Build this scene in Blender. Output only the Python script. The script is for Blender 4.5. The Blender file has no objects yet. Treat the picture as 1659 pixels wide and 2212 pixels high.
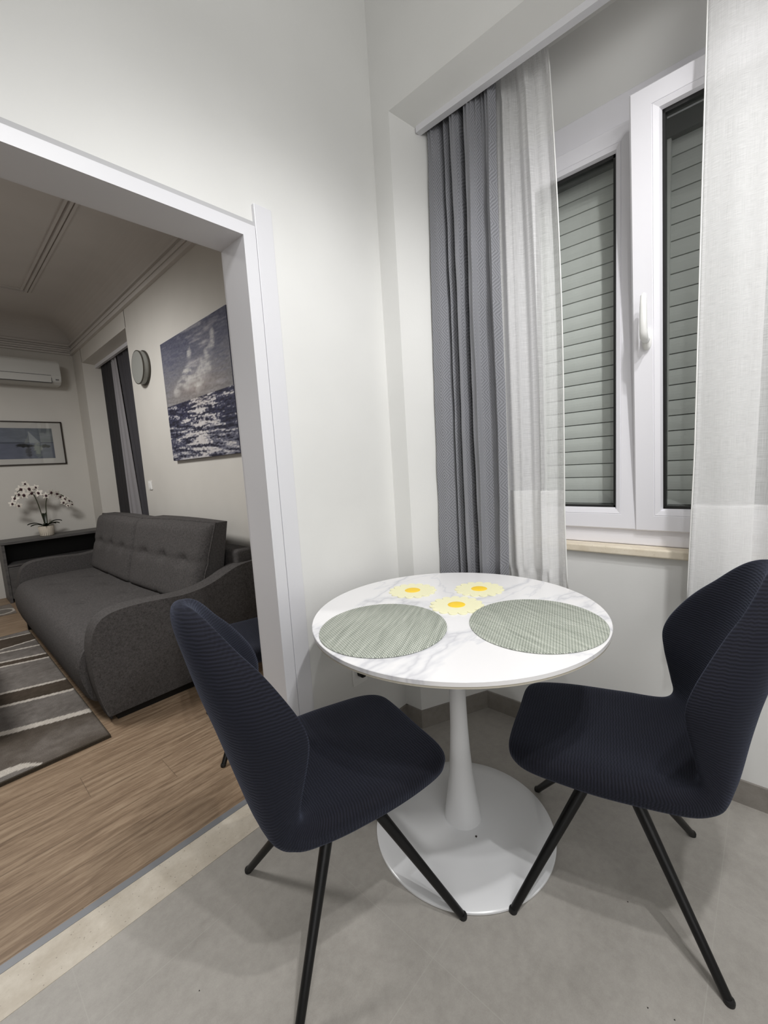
import bpy, bmesh, math, random
from mathutils import Vector, Matrix, noise
random.seed(7)
SC = bpy.context.scene
COL = SC.collection
PI = math.pi

# ------------------------------------------------------------------ camera
VX = (1674-829.5, 947-1106.0); VY = (-170-829.5, 1063-1106.0)
F = math.sqrt(-(VX[0]*VY[0]+VX[1]*VY[1]))
ax = Vector((VX[0], VX[1], F)).normalized()
ay = Vector((VY[0], VY[1], F)).normalized()
az = ax.cross(ay)
CAMZ = 1.235
right = Vector((ax[0], ay[0], az[0])); down = Vector((ax[1], ay[1], az[1])); fwd = Vector((ax[2], ay[2], az[2]))
cd = bpy.data.cameras.new('camera'); cam = bpy.data.objects.new('camera', cd); COL.objects.link(cam)
M = Matrix(((right.x, -down.x, -fwd.x, 0), (right.y, -down.y, -fwd.y, 0), (right.z, -down.z, -fwd.z, CAMZ), (0, 0, 0, 1)))
cam.matrix_world = M
cd.sensor_fit = 'HORIZONTAL'; cd.sensor_width = 36; cd.lens = F/1659*36; cd.clip_start = .02
SC.camera = cam

# ------------------------------------------------------------------ materials
def lin(c):
    c = c/255
    return c/12.92 if c <= .04045 else ((c+.055)/1.055)**2.4
def rgb(r, g, b): return (lin(r), lin(g), lin(b), 1)
def mat(name, col=(200, 200, 200), rough=.6, metal=0, spec=.5, coat=0):
    m = bpy.data.materials.new(name); m.use_nodes = True
    b = m.node_tree.nodes['Principled BSDF']
    b.inputs['Base Color'].default_value = rgb(*col); b.inputs['Roughness'].default_value = rough
    b.inputs['Metallic'].default_value = metal; b.inputs['Specular IOR Level'].default_value = spec
    b.inputs['Coat Weight'].default_value = coat
    return m
class NT:
    def __init__(s, m): s.t = m.node_tree; s.b = s.t.nodes['Principled BSDF']
    def n(s, typ, **kw):
        nd = s.t.nodes.new(typ)
        for k, v in kw.items():
            if k[0] == '_': setattr(nd, k[1:], v)
            else:
                key = k.replace('_', ' ')
                nd.inputs[int(key[1:]) if key[0] == 'i' and key[1:].isdigit() else key].default_value = v
        return nd
    def l(s, a, b): s.t.links.new(a, b)
    def math(s, op, a, b=None):
        nd = s.t.nodes.new('ShaderNodeMath'); nd.operation = op
        for i, v in enumerate((a, b)):
            if v is None: continue
            if isinstance(v, (int, float)): nd.inputs[i].default_value = v
            else: s.l(v, nd.inputs[i])
        return nd.outputs[0]
    def coords(s, kind='Object', scale=(1, 1, 1)):
        tc = s.t.nodes.new('ShaderNodeTexCoord'); mp = s.t.nodes.new('ShaderNodeMapping')
        mp.inputs['Scale'].default_value = scale
        s.l(tc.outputs[kind], mp.inputs['Vector']); return mp.outputs['Vector']
    def noise(s, vec, scale, detail=4, rough=.6, dist=0):
        nd = s.n('ShaderNodeTexNoise', Scale=scale, Detail=detail, Roughness=rough, Distortion=dist)
        s.l(vec, nd.inputs['Vector']); return nd.outputs['Fac']
    def ramp(s, fac, stops):
        r = s.t.nodes.new('ShaderNodeValToRGB'); e = r.color_ramp.elements
        e[0].position, e[0].color = stops[0][0], rgb(*stops[0][1])
        e[1].position, e[1].color = stops[-1][0], rgb(*stops[-1][1])
        for p, c in stops[1:-1]:
            x = e.new(p); x.color = rgb(*c)
        s.l(fac, r.inputs['Fac']); return r.outputs['Color']
    def mix(s, fac, a, b, mode='MIX'):
        nd = s.t.nodes.new('ShaderNodeMix'); nd.data_type = 'RGBA'; nd.blend_type = mode
        for i, v in ((0, fac), (6, a), (7, b)):
            if isinstance(v, (int, float)): nd.inputs[i].default_value = v
            elif isinstance(v, tuple): nd.inputs[i].default_value = v
            else: s.l(v, nd.inputs[i])
        return nd.outputs[2]
    def bump(s, h, strength=.3, dist=.005):
        b = s.n('ShaderNodeBump', Strength=strength, Distance=dist); s.l(h, b.inputs['Height'])
        s.l(b.outputs['Normal'], s.b.inputs['Normal'])
    def col(s, c): s.l(c, s.b.inputs['Base Color'])

def m_paint(name, c, var=4):
    m = mat(name, c, .75, spec=.25); t = NT(m); v = t.coords()
    f = t.noise(v, 1.3, 3)
    t.col(t.ramp(f, [(.3, tuple(x-var for x in c)), (.7, tuple(min(255, x+var) for x in c))]))
    t.bump(t.noise(v, 160, 2), .08, .002); return m
MW = m_paint('wall_paint', (223, 223, 221))
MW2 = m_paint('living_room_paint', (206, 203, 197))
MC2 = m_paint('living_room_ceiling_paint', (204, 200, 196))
MPVC = mat('white_pvc', (232, 231, 236), .35)
MFR = mat('white_lacquer', (217, 217, 221), .35)
MGAP = mat('gap_shade_grey', (178, 178, 180), .6)  # grey for the shade line beside the door frame
MBLK = mat('black_metal', (7, 7, 8), .38, 0, .4)
MGASK = mat('black_rubber', (18, 18, 18), .5)
MLEAF = mat('leaf_green', (34, 44, 26), .4)
MSTEM = mat('stem_green', (48, 52, 30), .5)
MPLAS = mat('white_plastic', (236, 236, 234), .3)
MGREYMET = mat('grey_trim_metal', (128, 130, 134), .45, .2)

def m_tile(name, base=(163, 159, 153), grout=True):
    m = mat(name, base, .45, spec=.35); t = NT(m); v = t.coords()
    a = t.noise(v, 2.2, 6, .65); b = t.noise(v, 38, 5, .7); c3 = t.noise(v, 320, 2, .6)
    s = t.math('ADD', t.math('MULTIPLY', a, .6), t.math('ADD', t.math('MULTIPLY', b, .28), t.math('MULTIPLY', c3, .12)))
    c = t.ramp(s, [(.36, tuple(x-15 for x in base)), (.5, base), (.66, tuple(x+14 for x in base))])
    if grout:
        sp = t.n('ShaderNodeSeparateXYZ'); t.l(v, sp.inputs[0])
        fx = t.math('FRACT', t.math('DIVIDE', t.math('SUBTRACT', sp.outputs[0], .1045-6.08), .608))
        fy = t.math('FRACT', t.math('DIVIDE', t.math('SUBTRACT', sp.outputs[1], .073-5.15), .515))
        g = t.math('MAXIMUM', t.math('LESS_THAN', fx, .0034), t.math('LESS_THAN', fy, .0040))
        c = t.mix(t.math('MULTIPLY', g, .4), c, rgb(176, 173, 167))
    t.col(c); t.bump(b, .05, .002)
    t.b.inputs['Roughness'].default_value = .42
    return m
MTILE = m_tile('grey_porcelain_tile')
MBASE = m_tile('grey_tile_skirting', (138, 133, 127), False)

def m_stone(name, a, b, c, scale=60):
    m = mat(name, b, .55); t = NT(m); v = t.coords(scale=(1, 1, 1))
    n1 = t.noise(v, 9, 5, .7); c1 = t.ramp(n1, [(.35, a), (.65, b)])
    vo = t.n('ShaderNodeTexVoronoi', Scale=scale); t.l(v, vo.inputs['Vector'])
    n2 = t.noise(v, scale*2.2, 3, .8)
    sp = t.math('LESS_THAN', t.math('ADD', vo.outputs['Distance'], t.math('MULTIPLY', n2, .5)), .36)
    t.col(t.mix(t.math('MULTIPLY', sp, .55), c1, rgb(*c))); return m
MSTONE = m_stone('travertine', (186, 176, 160), (208, 200, 186), (120, 108, 96), 75)
MSILL = m_stone('beige_stone', (214, 202, 180), (232, 222, 204), (178, 158, 132), 90)

def m_wood_floor():
    m = mat('oak_plank_tiles', (150, 125, 100), .5, spec=.3); t = NT(m); v = t.coords()
    sp = t.n('ShaderNodeSeparateXYZ'); t.l(v, sp.inputs[0])
    W = .166; L = 1.2
    ry = t.math('DIVIDE', t.math('SUBTRACT', sp.outputs[1], 1.448-10*W), W)
    row = t.math('FLOOR', ry); fy = t.math('FRACT', ry)
    rx = t.math('ADD', t.math('DIVIDE', t.math('SUBTRACT', sp.outputs[0], .16-6.), L), t.math('MULTIPLY', row, .222))
    fx = t.math('FRACT', rx); colm = t.math('FLOOR', rx)
    wn = t.n('ShaderNodeTexWhiteNoise', _noise_dimensions='2D')
    cb = t.n('ShaderNodeCombineXYZ'); t.l(row, cb.inputs[0]); t.l(colm, cb.inputs[1]); t.l(cb.outputs[0], wn.inputs['Vector'])
    mp = t.n('ShaderNodeMapping'); mp.inputs['Scale'].default_value = (1.2, 13, 1)
    off = t.n('ShaderNodeCombineXYZ'); t.l(t.math('MULTIPLY', wn.outputs['Value'], 9.), off.inputs[0]); t.l(t.math('MULTIPLY', row, .37), off.inputs[1])
    t.l(v, mp.inputs['Vector']); t.l(off.outputs[0], mp.inputs['Location'])
    g = t.noise(mp.outputs[0], 4, 8, .62, .6); g2 = t.noise(mp.outputs[0], 22, 4, .7)
    s = t.math('ADD', t.math('MULTIPLY', g, .72), t.math('MULTIPLY', g2, .28))
    c = t.ramp(s, [(.30, (92, 74, 58)), (.46, (134, 113, 92)), (.56, (156, 135, 112)), (.72, (176, 158, 135))])
    c = t.mix(t.math('MULTIPLY', wn.outputs['Value'], .22), c, rgb(118, 98, 78))
    gr = t.math('MAXIMUM', t.math('LESS_THAN', fy, .012), t.math('LESS_THAN', fx, .0018))
    t.col(t.mix(t.math('MULTIPLY', gr, .6), c, rgb(84, 70, 56))); t.bump(g2, .06, .002); return m
MWOOD = m_wood_floor()

def m_marble():
    m = mat('white_marble_laminate', (238, 237, 239), .25, spec=.4); t = NT(m); v = t.coords()
    mp = t.n('ShaderNodeMapping'); mp.inputs['Rotation'].default_value = (0, 0, -.35); mp.inputs['Location'].default_value = (.37, .12, 0); mp.inputs['Scale'].default_value = (1, 2.3, 1); t.l(v, mp.inputs['Vector'])
    def vein(scale, w, dark, dist):
        n = t.noise(mp.outputs[0], scale, 6, .55, dist)
        d = t.math('ABSOLUTE', t.math('SUBTRACT', n, .5))
        return t.ramp(d, [(0, dark), (w, (230, 230, 233)), (w*3, (241, 240, 241)), (1, (242, 241, 242))])
    a = vein(.62, .006, (210, 210, 215), .2); b = vein(.95, .003, (226, 226, 230), .4)
    t.col(t.mix(1.0, a, b, 'DARKEN')); return m
MMARB = m_marble()

def m_woven(name, ang):
    m = mat(name, (160, 170, 155), .7); t = NT(m); v = t.coords()
    mp = t.n('ShaderNodeMapping'); mp.inputs['Rotation'].default_value = (0, 0, ang); t.l(v, mp.inputs['Vector'])
    sp = t.n('ShaderNodeSeparateXYZ'); t.l(mp.outputs[0], sp.inputs[0])
    P = .0052
    st = t.n('ShaderNodeMapping'); st.inputs['Scale'].default_value = (4, 60, 1); t.l(mp.outputs[0], st.inputs['Vector'])
    band = t.noise(st.outputs[0], 1.4, 4, .7)
    row = t.math('FLOOR', t.math('DIVIDE', sp.outputs[1], P))
    a = t.math('FRACT', t.math('ADD', t.math('DIVIDE', sp.outputs[0], P*1.9), t.math('MULTIPLY', row, .5)))
    b = t.math('FRACT', t.math('DIVIDE', sp.outputs[1], P))
    h = t.math('MULTIPLY', t.math('SINE', t.math('MULTIPLY', a, PI)), t.math('SINE', t.math('MULTIPLY', b, PI)))
    mixv = t.math('ADD', t.math('MULTIPLY', h, .45), t.math('MULTIPLY', band, .6))
    t.col(t.ramp(mixv, [(.2, (104, 111, 100)), (.45, (158, 164, 153)), (.68, (200, 204, 194)), (.9, (232, 234, 226))]))
    t.bump(h, .5, .002); return m
MMAT1 = m_woven('sage_woven_vinyl', .35); MMAT2 = m_woven('sage_woven_vinyl_turned', -.75)

def m_navy():
    m = mat('navy_ribbed_stretch_fabric', (40, 46, 66), .85, spec=.2); t = NT(m)
    v = t.coords('UV')
    sp = t.n('ShaderNodeSeparateXYZ'); t.l(v, sp.inputs[0])
    zz = t.math('MULTIPLY', t.math('PINGPONG', sp.outputs[0], .011), .12)
    ns = t.noise(v, 24, 3, .6)
    ph = t.math('ADD', t.math('ADD', sp.outputs[1], zz), t.math('MULTIPLY', ns, .006))
    rib = t.math('SINE', t.math('MULTIPLY', ph, 2*PI/.0074))
    h = t.math('ADD', t.math('MULTIPLY', rib, .5), .5)
    big = t.noise(v, 7, 3)
    c = t.mix(h, rgb(14, 14, 19), rgb(30, 31, 41))
    c = t.mix(t.math('MULTIPLY', big, .35), c, rgb(24, 26, 36))
    t.col(c); t.bump(h, .4, .002)
    t.b.inputs['Sheen Weight'].default_value = .25; t.b.inputs['Sheen Roughness'].default_value = .5
    t.b.inputs['Sheen Tint'].default_value = rgb(150, 160, 190)
    return m
MNAVY = m_navy()

def m_sofa(name='charcoal_tweed', k=0):
    m = mat(name, (98, 95, 94), .9, spec=.15); t = NT(m); v = t.coords()
    f = t.math('ADD', t.math('MULTIPLY', t.noise(v, 260, 3, .7), .6), t.math('MULTIPLY', t.noise(v, 90, 3), .4))
    t.col(t.ramp(f, [(.3, (50+k, 48+k, 48+k)), (.7, (98+k, 95+k, 94+k))])); t.bump(t.noise(v, 420, 2), .3, .003); return m
MSOFA = m_sofa()
MPIPE = mat('dark_piping', (44, 43, 44), .8)

def m_curtain(name, c):
    m = mat(name, c, .8, spec=.2); t = NT(m); v = t.coords('UV')
    sp = t.n('ShaderNodeSeparateXYZ'); t.l(v, sp.inputs[0])
    du = t.math('PINGPONG', t.math('DIVIDE', sp.outputs[0], .042), 1.)
    dv = t.math('PINGPONG', t.math('DIVIDE', sp.outputs[1], .047), 1.)
    d = t.math('ADD', du, dv)
    w = t.math('SINE', t.math('MULTIPLY', d, 2*PI*3.5))
    h = t.math('ADD', t.math('MULTIPLY', w, .5), .5)
    f = t.noise(v, 300, 2)
    cc = t.mix(h, rgb(*[x-24 for x in c]), rgb(*[x+10 for x in c]))
    cc = t.mix(t.math('MULTIPLY', f, .25), cc, rgb(*[x+14 for x in c]))
    t.col(cc); t.bump(h, .25, .002)
    t.b.inputs['Sheen Weight'].default_value = .15
    return m
MCUR = m_curtain('grey_diamond_jacquard', (133, 134, 139))
MCUR2 = mat('dark_grey_curtain_cloth', (66, 65, 70), .85)
MCUR3 = mat('darker_grey_curtain_cloth', (46, 45, 47), .85)

def m_sheer(name, c=(246, 246, 246), dens=.62):
    m = bpy.data.materials.new(name); m.use_nodes = True; tr = m.node_tree; tr.nodes.clear()
    class T(NT):
        def __init__(s): s.t = tr
    t = T()
    out = t.n('ShaderNodeOutputMaterial')
    v = t.coords('UV')
    a = t.n('ShaderNodeMapping'); a.inputs['Scale'].default_value = (700, 14, 1); t.l(v, a.inputs['Vector'])
    b = t.n('ShaderNodeMapping'); b.inputs['Scale'].default_value = (14, 700, 1); t.l(v, b.inputs['Vector'])
    f = t.math('ADD', t.noise(a.outputs[0], 1, 3, .6), t.noise(b.outputs[0], 1, 3, .6))
    dfac = t.math('ADD', t.math('MULTIPLY', t.math('SUBTRACT', f, 1.), .6), dens)
    cl = t.n('ShaderNodeClamp'); t.l(dfac, cl.inputs[0])
    df = t.n('ShaderNodeBsdfDiffuse', Color=rgb(*c)); tl = t.n('ShaderNodeBsdfTranslucent', Color=rgb(*c)); tp = t.n('ShaderNodeBsdfTransparent')
    m1 = t.n('ShaderNodeMixShader', Fac=.35); t.l(df.outputs[0], m1.inputs[1]); t.l(tl.outputs[0], m1.inputs[2])
    m2 = t.n('ShaderNodeMixShader'); t.l(cl.outputs[0], m2.inputs[0]); t.l(tp.outputs[0], m2.inputs[1]); t.l(m1.outputs[0], m2.inputs[2])
    t.l(m2.outputs[0], out.inputs[0]); return m
MSHEER = m_sheer('white_sheer_voile')
MHEM2 = mat('pale_grey_net', (150, 148, 152), .85)
MHEM = m_sheer('white_sheer_hem', dens=.78)

def m_glass():
    m = bpy.data.materials.new('window_glass'); m.use_nodes = True; tr = m.node_tree; tr.nodes.clear()
    out = tr.nodes.new('ShaderNodeOutputMaterial'); tp = tr.nodes.new('ShaderNodeBsdfTransparent'); tp.inputs[0].default_value = (.968, .978, .970, 1)
    gl = tr.nodes.new('ShaderNodeBsdfGlossy'); gl.inputs['Roughness'].default_value = .02; gl.inputs[0].default_value = (.9, .95, .92, 1)
    lw = tr.nodes.new('ShaderNodeLayerWeight'); pw = tr.nodes.new('ShaderNodeMath'); pw.operation = 'POWER'; pw.inputs[1].default_value = 4; tr.links.new(lw.outputs['Facing'], pw.inputs[0])
    fr = tr.nodes.new('ShaderNodeMath'); fr.operation = 'MULTIPLY_ADD'; fr.inputs[1].default_value = .55; fr.inputs[2].default_value = .035; tr.links.new(pw.outputs[0], fr.inputs[0])
    mx = tr.nodes.new('ShaderNodeMixShader')
    tr.links.new(fr.outputs[0], mx.inputs[0]); tr.links.new(tp.outputs[0], mx.inputs[1]); tr.links.new(gl.outputs[0], mx.inputs[2]); tr.links.new(mx.outputs[0], out.inputs[0])
    return m
MGLASS = m_glass()
MSHUT = mat('pale_grey_shutter', (200, 202, 199), .5)

def m_attr(name, rough=.9, bump=0):
    m = mat(name, (200, 200, 200), rough, spec=.2); t = NT(m)
    a = t.n('ShaderNodeAttribute', _attribute_name='tint'); c = a.outputs['Color']
    v = t.coords(); n = t.noise(v, 220, 3, .7)
    t.col(t.mix(.5, c, t.ramp(n, [(.3, (120, 120, 120)), (.7, (255, 255, 255))]), 'MULTIPLY') if bump else c)
    if bump: t.bump(n, bump, .006)
    return m
MRUG = m_attr('rug_pile', .95, .8); MART = m_attr('painted_canvas', .6); MPRINT = m_attr('watercolour_print', .35)
MDARKWOOD = mat('charcoal_woodgrain', (78, 76, 76), .5)
def _dw():
    t = NT(MDARKWOOD); v = t.coords(scale=(2, 12, 12)); t.col(t.ramp(t.noise(v, 3, 5, .6), [(.3, (62, 60, 60)), (.7, (96, 94, 93))]))
_dw()
MCAV = mat('dark_cabinet_inside', (34, 33, 33), .7)
MFRAME = mat('dark_bronze_frame', (44, 36, 30), .4)
MMATB = mat('passepartout_card', (206, 200, 198), .8)
MYEL = mat('daisy_yellow', (255, 214, 62), .6)
MPET = mat('daisy_cream', (246, 243, 205), .6)
MFLW = mat('orchid_white', (232, 226, 216), .6); MFLC = mat('orchid_dark_centre', (58, 26, 34), .6)
MOAK = mat('grey_brown_oak', (124, 108, 94), .6)
MPOT = mat('cream_ceramic', (216, 206, 190), .6)
MTBL = mat('white_gloss_metal', (226, 227, 229), .22, spec=.5)
MLAMP = mat('frosted_grey_glass', (142, 143, 139), .5); MRIM = mat('lamp_rim', (70, 66, 60), .5, .3)
MAC = mat('ac_white_plastic', (206, 206, 202), .45); MSLOT = mat('dark_slot', (60, 60, 60), .6)

# ------------------------------------------------------------------ mesh helpers
def mk(name, verts, faces, m, parent=None, smooth=False, uv=None, kind=None):
    me = bpy.data.meshes.new(name); me.from_pydata([tuple(v) for v in verts], [], faces); me.update()
    if m: me.materials.append(m)
    if smooth: me.polygons.foreach_set('use_smooth', [True]*len(me.polygons))
    if uv:
        l = me.uv_layers.new(name='UVMap')
        for lp in me.loops: l.data[lp.index].uv = uv[lp.vertex_index]
    o = bpy.data.objects.new(name, me); COL.objects.link(o)
    if parent: o.parent = parent
    if kind: o['kind'] = kind
    return o
def frombm(name, bm, m, parent=None, smooth=False, kind=None):
    bmesh.ops.recalc_face_normals(bm, faces=bm.faces)
    me = bpy.data.meshes.new(name); bm.to_mesh(me); bm.free()
    for x in (m if isinstance(m, list) else [m]): me.materials.append(x)
    if smooth: me.polygons.foreach_set('use_smooth', [True]*len(me.polygons))
    o = bpy.data.objects.new(name, me); COL.objects.link(o)
    if parent: o.parent = parent
    if kind: o['kind'] = kind
    return o
def box(bm, x0, x1, y0, y1, z0, z1, bev=0, seg=2, mi=0):
    vs = [bm.verts.new(p) for p in ((x0, y0, z0), (x1, y0, z0), (x1, y1, z0), (x0, y1, z0), (x0, y0, z1), (x1, y0, z1), (x1, y1, z1), (x0, y1, z1))]
    fs = [bm.faces.new([vs[i] for i in q]) for q in ((0, 3, 2, 1), (4, 5, 6, 7), (0, 1, 5, 4), (1, 2, 6, 5), (2, 3, 7, 6), (3, 0, 4, 7))]
    for f in fs: f.material_index = mi
    if bev:
        ed = list({e for f in fs for e in f.edges})
        bmesh.ops.bevel(bm, geom=ed, offset=bev, segments=seg, profile=.5, affect='EDGES')
    return vs
def boxes(name, lst, m, parent=None, kind=None, bev=0, seg=2):
    bm = bmesh.new()
    for b in lst: box(bm, *b, bev=bev, seg=seg)
    return frombm(name, bm, m, parent, kind=kind, smooth=False)
def prism(name, poly, z0, z1, m, parent=None, kind=None):
    n = len(poly); vs = [(x, y, z0) for x, y in poly]+[(x, y, z1) for x, y in poly]
    fs = [tuple(range(n))[::-1], tuple(range(n, 2*n))]+[(i, (i+1) % n, n+(i+1) % n, n+i) for i in range(n)]
    o = mk(name, vs, fs, m, parent, kind=kind)
    return o
def lathe(name, prof, m, parent=None, seg=64, smooth=True, loc=(0, 0, 0)):
    vs = []; fs = []
    for r_, z in prof:
        for k in range(seg): a = 2*PI*k/seg; vs.append((loc[0]+r_*math.cos(a), loc[1]+r_*math.sin(a), loc[2]+z))
    n = len(prof)
    for i in range(n-1):
        for k in range(seg): fs.append((i*seg+k, i*seg+(k+1) % seg, (i+1)*seg+(k+1) % seg, (i+1)*seg+k))
    fs.append(tuple(range(seg))[::-1]); fs.append(tuple((n-1)*seg+k for k in range(seg)))
    o = mk(name, vs, fs, m, parent, smooth)
    if smooth: sharp(o)
    return o
def sharp(o, deg=35):
    bm = bmesh.new(); bm.from_mesh(o.data)
    for e in bm.edges:
        if len(e.link_faces) == 2 and e.calc_face_angle(0) > math.radians(deg): e.smooth = False
    bm.to_mesh(o.data); bm.free()
def tube(bm, pts, rad, seg=12, cap=True):
    pts = [Vector(p) for p in pts]; n = len(pts)
    rad = rad if isinstance(rad, (list, tuple)) else [rad]*n
    prev = None; rings = []
    for i, p in enumerate(pts):
        d = (pts[min(i+1, n-1)]-pts[max(i-1, 0)]).normalized()
        if prev is None:
            u = d.orthogonal().normalized()
        else: u = (prev-d*prev.dot(d)).normalized()
        prev = u; w = d.cross(u)
        rings.append([bm.verts.new(p+(u*math.cos(2*PI*k/seg)+w*math.sin(2*PI*k/seg))*rad[i]) for k in range(seg)])
    for i in range(n-1):
        for k in range(seg): bm.faces.new((rings[i][k], rings[i][(k+1) % seg], rings[i+1][(k+1) % seg], rings[i+1][k]))
    if cap: bm.faces.new(rings[0][::-1]); bm.faces.new(rings[-1])
def tubeo(name, pts, rad, m, parent=None, seg=12):
    bm = bmesh.new(); tube(bm, pts, rad, seg); o = frombm(name, bm, m, parent, True); sharp(o, 50); return o
def cr(pts, t):
    n = len(pts)-1; x = max(0, min(.999999, t))*n; i = int(x); f = x-i
    def g(k): return pts[max(0, min(n, k))]
    p0, p1, p2, p3 = g(i-1), g(i), g(i+1), g(i+2)
    if not isinstance(p0, (tuple, list)): p0, p1, p2, p3 = (p0,), (p1,), (p2,), (p3,)
    r_ = tuple(.5*((2*b)+(-a+c)*f+(2*a-5*b+4*c-d)*f*f+(-a+3*b-3*c+d)*f**3) for a, b, c, d in zip(p0, p1, p2, p3))
    return r_ if len(r_) > 1 else r_[0]
def thing(name, label, cat, loc=(0, 0, 0), rz=0, group=None):
    o = bpy.data.objects.new(name, None); COL.objects.link(o); o.location = loc; o.rotation_euler = (0, 0, rz)
    o.empty_display_size = .05
    return tag(o, label, cat, group)
def tag(o, label, cat, group=None):
    o['label'] = label; o['category'] = cat
    if group: o['group'] = group
    return o
def dup(root, loc, rz, label, group=None):
    r_ = root.copy(); COL.objects.link(r_); r_.location = loc; r_.rotation_euler = (0, 0, rz); r_['label'] = label
    if group: r_['group'] = group
    for ch in list(root.children):
        c = ch.copy(); COL.objects.link(c); c.parent = r_
        for g in ch.children:
            d = g.copy(); COL.objects.link(d); d.parent = c
    return r_
def recenter(o, c):
    o.data.transform(Matrix.Translation((-c[0], -c[1], -c[2]))); o.location = c

# ------------------------------------------------------------------ room shell
YW = 1.262        # face of the dividing wall
YB = 1.378        # its far face
XP = 1.436        # face of facade pier
XN = 1.765        # wall under the window
ZC = 3.2
DX = .776         # right side of the doorway
DZ = 1.968
S = 'structure'
boxes('floor', [(-2.6, 1.95, -2.6, 1.287, -.12, 0)], MTILE, kind=S)
boxes('trim_1', [(-2.6, 1.9, 1.287, 1.415, -.12, .001)], MSTONE, kind=S)       # stone threshold
boxes('trim_2', [(-2.6, 1.9, 1.415, 1.441, -.12, .002)], MGREYMET, kind=S)
o = boxes('floor', [(-2.6, 1.95, 1.441, 6.6, -.12, -.0005)], MWOOD, kind=S)
boxes('wall_left', [(DX+.044, 1.9, YW, YB, 0, ZC), (-2.6, -1.0, YW, YB, 0, ZC), (-1.0, DX+.044, YW, YB, DZ+.038, ZC)], MW, kind=S)
boxes('ceiling', [(-2.6, 2.2, -2.6, YB, ZC, ZC+.1)], MW, kind=S)
boxes('wall_back', [(-2.7, 2.2, -2.7, -2.6, 0, ZC)], MW, kind=S)
boxes('wall_near_side', [(-2.7, -2.6, -2.7, YB, 0, ZC)], MW, kind=S)
# facade: pier + splayed reveal (left of niche), right pier, wall under/around window, header
NY0, NY1 = -.40, 1.170     # niche mouth
nY0, nY1 = -.245, 1.014    # niche at window wall
bm = bmesh.new()
def pr(poly, z0, z1):
    n = len(poly); a = [bm.verts.new((x, y, z0)) for x, y in poly]; b = [bm.verts.new((x, y, z1)) for x, y in poly]
    bm.faces.new(a[::-1]); bm.faces.new(b)
    for i in range(n): bm.faces.new((a[i], a[(i+1) % n], b[(i+1) % n], b[i]))
pr([(XP, YW), (XP, NY1), (XN, nY1), (2.2, nY1), (2.2, YW)], 0, ZC)
pr([(XP, -2.6), (2.2, -2.6), (2.2, nY0), (XN, nY0), (XP, NY0)], 0, ZC)
WY0, WY1, WZ0, WZ1 = -.13, .885, .866, 2.452
pr([(XN, nY0), (2.0, nY0), (2.0, nY1), (XN, nY1)], 0, WZ0-.03)
pr([(XN, nY0), (2.0, nY0), (2.0, WY0), (XN, WY0)], WZ0-.03, 2.62)
pr([(XN, WY1), (2.0, WY1), (2.0, nY1), (XN, nY1)], WZ0-.03, 2.62)
# header over the niche
def xz(poly, y0, y1):
    n = len(poly); a = [bm.verts.new((x, y0, z)) for x, z in poly]; b = [bm.verts.new((x, y1, z)) for x, z in poly]
    bm.faces.new(a[::-1]); bm.faces.new(b)
    for i in range(n): bm.faces.new((a[i], a[(i+1) % n], b[(i+1) % n], b[i]))
xz([(XP, ZC), (XP, 2.616), (1.545, 2.576), (1.545, 2.70), (2.2, 2.70), (2.2, ZC)], NY0, NY1)
xz([(1.64, 2.71), (1.70, 2.66), (1.81, WZ1), (2.2, WZ1), (2.2, 2.71)], NY0+.1, NY1-.1)
o = frombm('wall_window', bm, MW, kind=S)
boxes('trim_3', [(1.535, 1.562, NY0-.002, NY1-.056, 2.556, 2.60)], MFR, kind=S)     # pelmet lip
# curtain track, two grooves
tr = thing('curtain_track', 'white double ceiling curtain track in the recess above the window', 'curtain rail', (1.63, .4, 2.67))
boxes('rail', [(-.06, .065, -.68, .66, 0, .03)], MPLAS, tr)
boxes('groove', [(-.042, -.03, -.67, .65, -.002, .0), (.02, .032, -.67, .65, -.002, .0)], MSLOT, tr)
for yy in (-.12, .12): boxes('runner', [(.012, .04, yy-.008, yy+.008, -.014, -.002)], MSLOT, tr)
# skirting
bm = bmesh.new()
def sk(poly, h=.085):
    pr(poly, 0, h)
sk([(.895, YW), (XP, YW), (XP, YW-.009), (.895, YW-.009)])
sk([(XP-.009, YW-.009), (XP, YW), (XP, NY1), (XP-.009, NY1-.006)])
d = Vector((XN-XP, nY1-NY1)).normalized(); nn = Vector((d.y, -d.x))*-1
if nn.y > 0: nn = -nn
p0 = Vector((XP, NY1)); p1 = Vector((XN, nY1))
sk([tuple(p0), tuple(p1), (XN-.009, nY1-.006), (XP-.009, NY1-.006)])
sk([(XN-.009, nY0), (XN, nY0), (XN, nY1), (XN-.009, nY1-.006)])
sk([(XP-.009, -2.6), (XP, -2.6), (XP, NY0), (XP-.009, NY0)])
frombm('baseboard_window', bm, MBASE, kind=S)
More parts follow.
